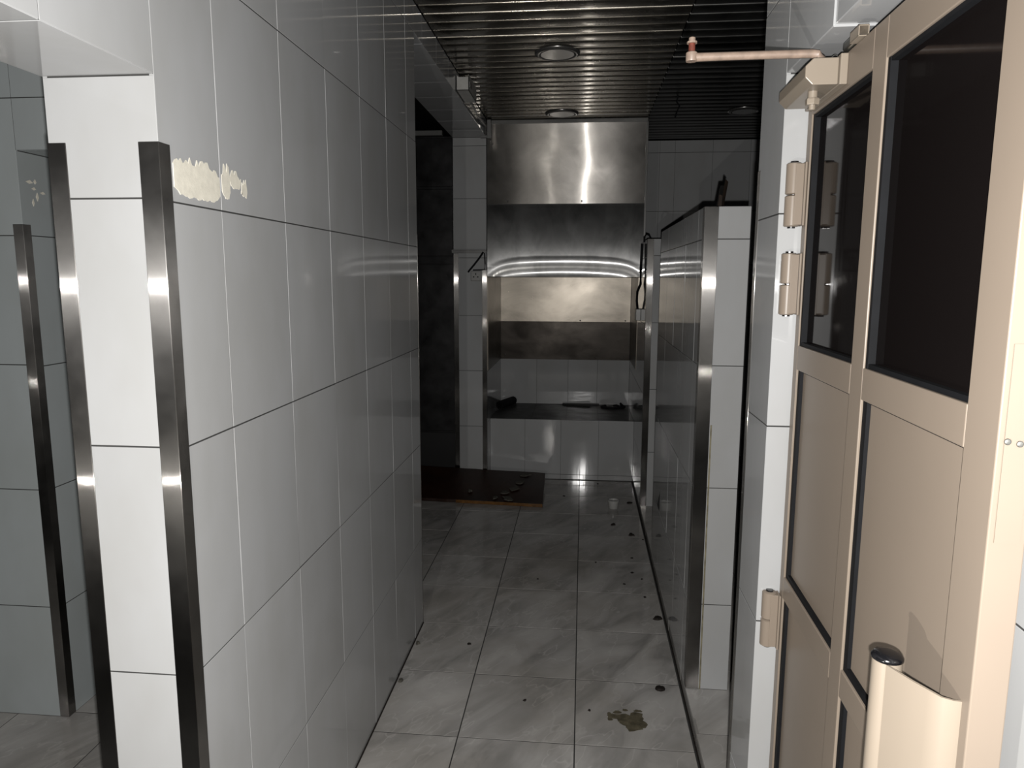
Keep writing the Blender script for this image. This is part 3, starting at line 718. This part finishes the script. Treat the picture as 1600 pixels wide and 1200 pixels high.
SCR = ['crumpled scrap at the far edge of the brown board', 'long scrap second from the far edge of the brown board', 'largest pale scrap near the middle of the brown board', 'scrap just in front of the largest one on the brown board', 'small scrap at the near edge of the brown board', 'wide scrap at the near edge of the brown board, right of the small one']
tilt = (math.atan2(.07, .55), math.atan2(-(.058-.14)*.5, 1.05)*.0, 0)
for i, (s, t, r) in enumerate(((.86, .86, .030), (.83, .60, .034), (.80, .42, .040), (.74, .26, .032), (.68, .10, .020), (.77, .09, .036))):
    flake('paper_scrap', board_pt(s, t), r, .006, 'paper_scrap', SCR[i], 'scrap', 'pale scraps on the brown board', tilt, 1.5, rot=random.uniform(0, 3))
flake('paper_scrap', board_pt(.50, .24), .020, .014, 'paper_scrap', 'lone pale pellet on the brown board, left of the other scraps', 'scrap', None, tilt, 1.0)

# ---------------------------------------------------------------- tub and debris on the passage floor
tub = empty('plastic_tub', (.232, 4.79, 0)); tag(tub, 'small empty pale plastic tub standing on the floor tiles', 'tub')
auto_smooth(MB().lathe([(.031, .0), (.033, .003), (.036, .045), (.036, .050), (.034, .050), (.033, .046), (.030, .005), (.001, .004)], (0, 0, 0), 28).build('body', 'tub_plastic', tub), 50)
auto_smooth(MB().lathe([(.036, .044), (.0395, .045), (.0395, .055), (.037, .057), (.0345, .0565), (.0345, .046)], (0, 0, 0), 28).build('rim', 'tub_plastic', tub), 50)
big = [((.368, 3.177), .020, 'dark round leaf-like chip by the kerb in the middle of the passage'), ((.323, 2.600), .017, 'dark pointed chip on the floor just beyond the stain'),
       ((.217, 4.445), .018, 'dark chip on the floor in front of the plastic tub'), ((.347, 4.908), .020, 'dark chip on the floor right of the plastic tub'), ((.323, 4.271), .020, 'dark curled chip between the tub and the kerb')]
for (x, y), r, lab in big: flake('debris_chip', (x, y, 0), r, .008, 'debris_dark', lab, 'debris', 'dark chips on the floor', None, 1.25, rot=random.uniform(0, 3))
for (x, y) in ((.138, 5.361), (-.112, 5.023), (.385, 4.20), (.288, 3.695), (.333, 3.617), (-.21, 3.56), (.239, 3.544), (.097, 3.815), (.30, 3.9), (-.46, 2.86), (-.19, 2.47), (.33, 3.40), (.05, 2.43)):
    flake('debris_crumb', (x, y, 0), random.uniform(.006, .011), .004, 'debris_dark', 'tiny dark crumb on the grey floor tiles', 'debris', 'tiny crumbs on the passage floor')
for (x, y, lab) in ((-.682, 2.84, 'pale sliver on the floor against the left wall, farther one'), (-.684, 2.55, 'pale sliver on the floor against the left wall, nearer one')):
    flake('debris_sliver', (x, y, 0), .010, .008, 'paper_scrap', lab, 'debris', None, None, 1.6, rot=1.2)
# dried stain on a floor tile
MB().box((XL, YP+.036, 0), (XL+.0045, YE-.004, .003)).build('dirt_line', 'debris_dark', floor)
random.seed(21)
st = empty('dried_stain', (.185, 2.39, 0)); tag(st, 'brown dried stain on the grey floor tile near the camera', 'stain')
for (x, y, r, el) in ((.195, 2.375, .040, 1.1), (.215, 2.40, .034, 1.0), (.17, 2.40, .026, 1.3), (.205, 2.35, .030, 1.1), (.225, 2.365, .026, 1.2), (.135, 2.405, .015, 1.4), (.122, 2.385, .010, 1), (.15, 2.43, .010, 1.6), (.225, 2.445, .008, 2.0), (.18, 2.445, .008, 1.5), (.12, 2.42, .007, 1.2)):
    n = 15; ring = []
    for i in range(n):
        a = 2*math.pi*i/n; q = r*random.uniform(.72, 1.15); ring.append((x-.185+q*math.cos(a)*el, y-2.39+q*math.sin(a)))
    h = random.uniform(.0006, .0012)
    MB().prism(ring, 2, .0002, h).build('blotch', 'stain', st)
# dried paste smears on the left wall
random.seed(5)
sm = empty('paste_smear', (XL, 1.32, 1.725)); tag(sm, 'cream patch of dried paste on the left wall near the pillar', 'smear')
def smear(y0, y1, zb0, zt0, amp, par, nseg=26):
    bot = []; top = []
    for i in range(nseg+1):
        t = i/nseg; yy = y0+(y1-y0)*t; e = min(1, 6*t, 6*(1-t))
        bot.append((yy, zb0 + (1-e)*.012 + random.uniform(0, amp*.6))); top.append((yy, zt0 - (1-e)*.014 + random.uniform(-amp, amp)))
    vs = [(XL+.0012, p[0]-1.32, p[1]-1.725) for p in bot] + [(XL+.0012, p[0]-1.32, p[1]-1.725) for p in top]
    vs = [(.0012, v[1], v[2]) for v in vs] + [(-.001, v[1], v[2]) for v in vs]
    n = nseg+1; fs = []
    for i in range(nseg):
        fs += [(i, i+1, n+i+1, n+i), (2*n+i+1, 2*n+i, 3*n+i, 3*n+i+1), (i+1, i, 2*n+i, 2*n+i+1), (n+i, n+i+1, 3*n+i+1, 3*n+i)]
    fs += [(0, n, 3*n, 2*n), (nseg, 2*n+nseg, 3*n+nseg, n+nseg)]
    MB().add(vs, fs).build('smear_patch', 'dry_paste', par)
smear(1.205, 1.363, 1.699, 1.764, .008, sm); smear(1.372, 1.405, 1.712, 1.772, .010, sm, 10); smear(1.405, 1.452, 1.735, 1.765, .008, sm, 10); smear(1.452, 1.478, 1.722, 1.752, .010, sm, 6)
sm2 = empty('paste_flake', (XQ, 2.28, 1.83)); tag(sm2, 'pale flakes of dried paste on the side room wall', 'smear')
for (y, z, a, b_) in ((2.245, 1.865, .016, .006), (2.262, 1.845, .010, .005), (2.275, 1.82, .006, .014), (2.255, 1.80, .005, .012), (2.30, 1.835, .012, .005), (2.27, 1.868, .006, .008)):
    MB().prism([(y-a-2.28, z-1.83), (y-2.28, z-b_-1.83), (y+a-2.28, z-.002-1.83), (y+a*.2-2.28, z+b_-1.83)], 0, -.001, .0012).build('flake', 'dry_paste', sm2)

# ---------------------------------------------------------------- things left on the counter
pc = .475
op_ = empty('pipe_offcut', (-.65, 6.0, pc)); tag(op_, 'short black pipe offcut lying at the left of the counter', 'pipe')
def f():
    a, b_ = Vector((-.675, 5.84, pc+.034)), Vector((-.585, 6.10, pc+.034))
    auto_smooth(MB().tube([a, b_], .034, 16).build('tube', 'black_rubber'))
    d = (a-b_).normalized(); auto_smooth(MB().tube([a+d*.0005, a+d*.001], .027, 16).build('bore', 'hole_black'))
under(op_, f)
tag(bevel(MB().add([(-.16,6.10,pc),(.155,6.125,pc),(.155,6.14,pc),(-.16,6.13,pc),(.075,6.02,pc),(.078,6.045,pc)] + [(-.16,6.10,pc+.012),(.155,6.125,pc+.012),(.155,6.14,pc+.012),(-.16,6.13,pc+.012),(.075,6.02,pc+.012),(.078,6.045,pc+.012)],
    [(0,3,2,1),(6,7,8,9),(0,1,7,6),(1,2,8,7),(2,3,9,8),(3,0,6,9),(0,4,5),(6,11,10),(0,6,10,4),(4,10,11,5)]).build('metal_strip', 'soot_black'), .001), 'thin black forked strip lying at the back of the counter', 'strip')
tag(auto_smooth(MB().tube([(.205, 6.06, pc+.010), (.172, 6.00, pc+.010), (.22, 5.96, pc+.010), (.27, 5.955, pc+.010), (.33, 5.985, pc+.010), (.365, 6.01, pc+.010), (.345, 6.06, pc+.016), (.335, 6.10, pc+.022)], .010, 8).build('bent_hose', 'black_rubber')), 'bent black piece of hose at the right of the counter', 'hose')
tag(auto_smooth(MB().tube([(.27, 5.96, pc+.029), (.30, 6.03, pc+.020), (.315, 6.075, pc+.0075)], .007, 8).build('bent_hose', 'black_rubber')), 'thin black twig of hose crossing the bent hose on the counter', 'hose')
